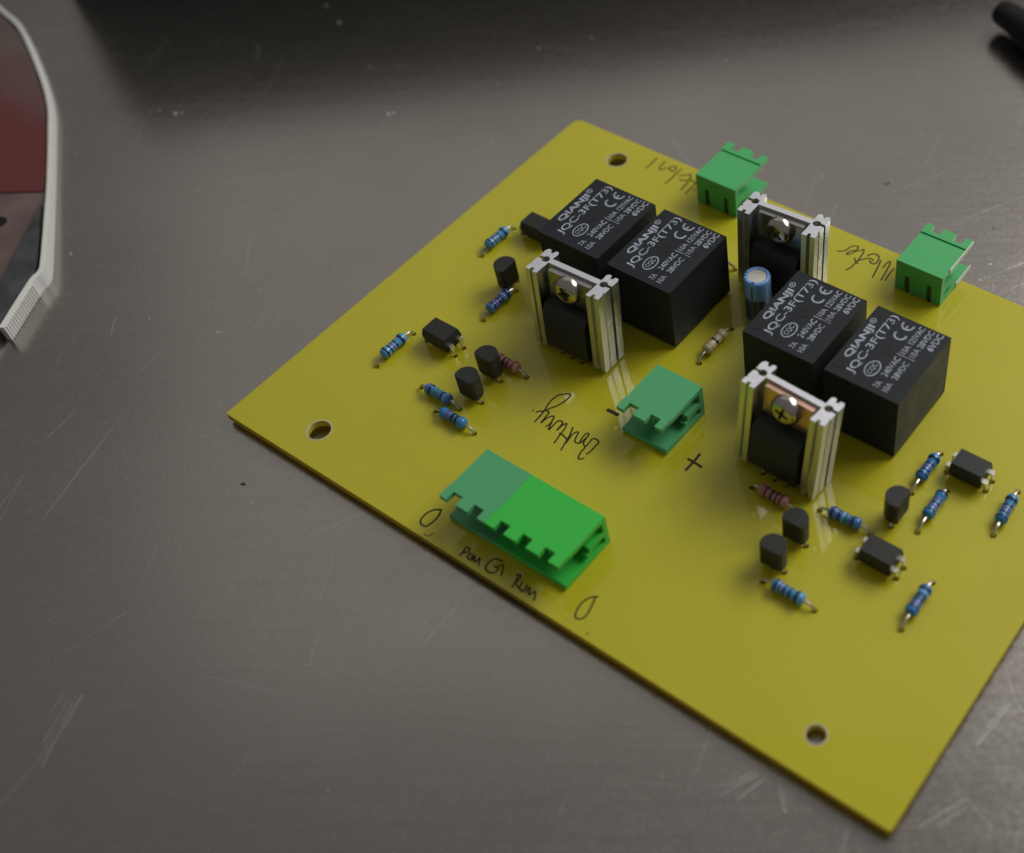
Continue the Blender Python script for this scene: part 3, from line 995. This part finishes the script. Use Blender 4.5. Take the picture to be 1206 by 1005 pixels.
# ---------------------------------------------------------------- things round the board
# white cable tie lying on edge, its toothed end bent forward
path = [(-250, 54), (-215, 62), (-177.1, 63.8), (-165.8, 62.8), (-154.4, 60.3), (-135.0, 51.9), (-120.0, 44.2), (-109.3, 36.8), (-98.1, 28.5), (-85.1, 18.7), (-69.5, 6.8), (-66.6, 4.0), (-65.4, 0.8), (-58.7, -11.2)]
pts = spline([(x, y, 0) for x, y in path], 6)
bm = bmesh.new()
th, z0, z1 = 1.15, ZT + 0.02, 1.3
prev = None
for i, p in enumerate(pts):
    t = (pts[min(i + 1, len(pts) - 1)] - pts[max(i - 1, 0)]).normalized()
    nrm = Vector((-t.y, t.x, 0))
    zt = -0.2 + 1.6 * min(1, max(0, (24 - p.y) / 22))
    q = [bm.verts.new((p.x + nrm.x * s, p.y + nrm.y * s, z)) for s, z in ((0, z0), (0, zt), (th, zt), (th, z0))]
    if prev:
        for k in range(4):
            bm.faces.new((prev[k], prev[(k + 1) % 4], q[(k + 1) % 4], q[k]))
    else:
        bm.faces.new(q[::-1])
    prev = q
bm.faces.new(prev)
bevel(bm, 0.2, 1, 60)
strap = finish('cable_tie', bm, M['strap'], smooth=True)
strap['label'] = 'white plastic cable tie curving round the red plate, its toothed end bent'
strap['category'] = 'cable tie'
a, b = Vector((-65.2, 0.5)), Vector((-58.9, -10.9))
d = (b - a)
nn = Vector((-d.y, d.x)).normalized()
tm = None
for k in range(16):
    c = a + d * (k + 0.5) / 16 + nn * (th - 0.02)
    if tm is None:
        bm = bmesh.new()
        prism(bm, [(-0.27, 0), (0.27, 0), (0.12, 0.22), (-0.16, 0.22)], -1.75, 1.75)
        o = finish('tooth', bm, M['strap'], strap)
        tm = o.data
    else:
        o = link('tooth', tm, strap)
    o.location = Vector((c.x, c.y, (z0 + z1) / 2)) * S
    o.rotation_euler = (0, 0, math.atan2(nn.y, nn.x) - math.pi / 2)

# red plate inside the tie, with its pale front strip and hole
plate = bpy.data.objects.new('red_plate', None)
col.objects.link(plate)
plate['label'] = 'dark red plate with a pale front strip, inside the white cable tie'
plate['category'] = 'metal plate'
outline = [(-248, 53.4), (-215, 61.5), (-177.2, 63.3), (-166.0, 62.3), (-154.7, 59.8), (-135.3, 51.4), (-120.3, 43.7), (-109.6, 36.3), (-98.4, 28.0), (-91.5, 22.7)]
bm = bmesh.new()
prism(bm, outline + [(-111, 9.7), (-190, -32), (-260, -20)], ZT + 0.02, -0.75)
bevel(bm, 0.15, 1, 40)
finish('painted_cover', bm, M['red_sheen'], plate)
bm = bmesh.new()
prism(bm, [(-91.2, 22.4), (-85.4, 18.2), (-69.9, 6.3), (-67.1, 3.7), (-65.9, 0.6), (-60, -11.2), (-57, -24), (-100, -60), (-189, -32.7), (-110.6, 9.4)], ZT + 0.02, -0.85)
finish('front_strip', bm, M['pale_plate'], plate, label='pale pinkish bare strip with a dark hole')
bm = bmesh.new()
lathe(bm, [(1.9, -0.848), (1.9, -0.8), (1.45, -0.79), (1.2, -0.83)], 'Z', 24, center=(-91.5, 10.0, 0))
finish('hole', bm, M['black'], plate)

bm = bmesh.new()
prism(bm, [(-62.0, -17.0), (-69.4, -6.0), (-87.0, 18.9), (-83.8, 16.6), (-70.3, 6.0), (-67.5, 3.3), (-66.3, 0.4), (-60.4, -11.4), (-57.2, -20.0)], -0.83, 0.25)
bevel(bm, 0.4, 2, 30)
bar = finish('steel_bar', bm, M['steel'], smooth=True)
bar['label'] = 'tapered grey steel bar lying on the red plate behind the cable tie teeth'
bar['category'] = 'metal bar'

# black plug in the far right corner of the table
plug = bpy.data.objects.new('cable_plug', None)
col.objects.link(plug)
plug['label'] = 'black cable plug lying on the metal table at the far right corner'
plug['category'] = 'plug'
ax = Vector((0.80, -0.28, 0)).normalized()
px = Vector((0.28, 0.80, 0)).normalized()
base = Vector((66.0, 197.5, ZT + 4.8))


def along(prof, seg=24):
    bm = bmesh.new()
    rings = []
    for t, r in prof:
        c = base + ax * t
        rings.append([bm.verts.new(c + px * (r * math.cos(2 * math.pi * k / seg)) + Vector((0, 0, 1)) * (r * 0.85 * math.sin(2 * math.pi * k / seg))) for k in range(seg)])
    for q, w in zip(rings, rings[1:]):
        for k in range(seg):
            bm.faces.new((q[k], q[(k + 1) % seg], w[(k + 1) % seg], w[k]))
    bm.faces.new(rings[0][::-1])
    bm.faces.new(rings[-1])
    return bm


finish('plug_body', along([(0, 2.0), (0.5, 2.9), (1.5, 3.4), (6, 3.8), (12, 5.0), (20, 5.6), (34, 5.6)]), M['black'], plug, smooth=True)
finish('strain_relief', along([(33.9, 5.4), (38, 4.8), (38.2, 4.0), (40, 4.0), (40.2, 4.6), (44, 4.2), (44.2, 3.4), (46, 3.4), (46.2, 4.0), (50, 3.4)]), M['black'], plug, smooth=True)
bm = bmesh.new()
c0 = base + ax * 49
tube(bm, spline([c0, c0 + Vector((30, -14, -1.2)), c0 + Vector((80, -60, -2.4)), c0 + Vector((150, -70, -2.4)), c0 + Vector((240, -20, -2.4))], 8), 2.6, 12)
finish('cable', bm, M['black'], plug, smooth=True)

# black case whose reflection darkens the far side of the table
case = bpy.data.objects.new('equipment_case', None)
col.objects.link(case)
case['label'] = 'low black equipment case standing on the table beyond the board'
case['category'] = 'case'
case.location = Vector((-167.0, 83.0, ZT)) * S
case.rotation_euler = (0, 0, math.radians(44))
bm = bmesh.new()
box(bm, 0, 420, 0, 180, 3, 44)
bevel(bm, 3, 3)
finish('body', bm, M['case'], case, smooth=True)
bm = bmesh.new()
box(bm, 1, 419, 1, 179, 44.6, 55)
bevel(bm, 3, 3)
finish('lid', bm, M['case'], case, smooth=True)
for x in (15, 405):
    for y in (15, 165):
        bm = bmesh.new()
        lathe(bm, [(7, 0.02), (8, 3.2)], 'Z', 20, center=(x, y, 0))
        finish('foot', bm, M['black'], case, smooth=True)

# crumbs of dirt and dust on the table
bm = bmesh.new()


def crumb(x, y, r, mi):
    res = bmesh.ops.create_icosphere(bm, subdivisions=1, radius=r, matrix=Matrix.Translation((x, y, ZT + r * 0.4)))
    for v in res['verts']:
        o = Vector((x, y, ZT + r * 0.4))
        v.co = o + (v.co - o) * random.uniform(0.35, 1.4)
        v.co.z = ZT + max(0.0, (v.co.z - ZT) * 0.7)
    for f in {f for v in res['verts'] for f in v.link_faces}:
        f.material_index = mi


for x, y, r in ((-44.0, 88.6, 0.55), (-43.0, 89.6, 0.45), (-42.6, 88.2, 0.3), (-90.7, 60.2, 0.5), (-89.6, 61.4, 0.35), (-84.0, 110.2, 0.7), (-69.9, 13.2, 0.35), (-62.3, 100.2, 0.35), (-64.7, 88.7, 0.3),
                (-28.8, 112.4, 0.35), (-23.7, 114.7, 0.3), (-93.1, 114.1, 0.4), (-20.7, 139.9, 0.4), (-29.7, 129.2, 0.3), (-61.7, 43.3, 0.35), (-97, 57.4, 0.3), (-95.5, 58.9, 0.45)):
    crumb(x, y, r * 0.75, 0)
crumb(73.4, 130.1, 0.42, 1)
crumb(73.8, 130.9, 0.3, 1)
crumb(14.3, -9.2, 0.4, 1)
crumb(100.8, 129.7, 0.25, 1)
for _ in range(60):
    crumb(random.uniform(-150, 160), random.uniform(-60, 200), random.uniform(0.06, 0.16), random.choice((0, 0, 1)))
dust = finish('dirt_crumbs', bm, [M['crumb'], M['brown_crumb']])
dust['kind'] = 'stuff'
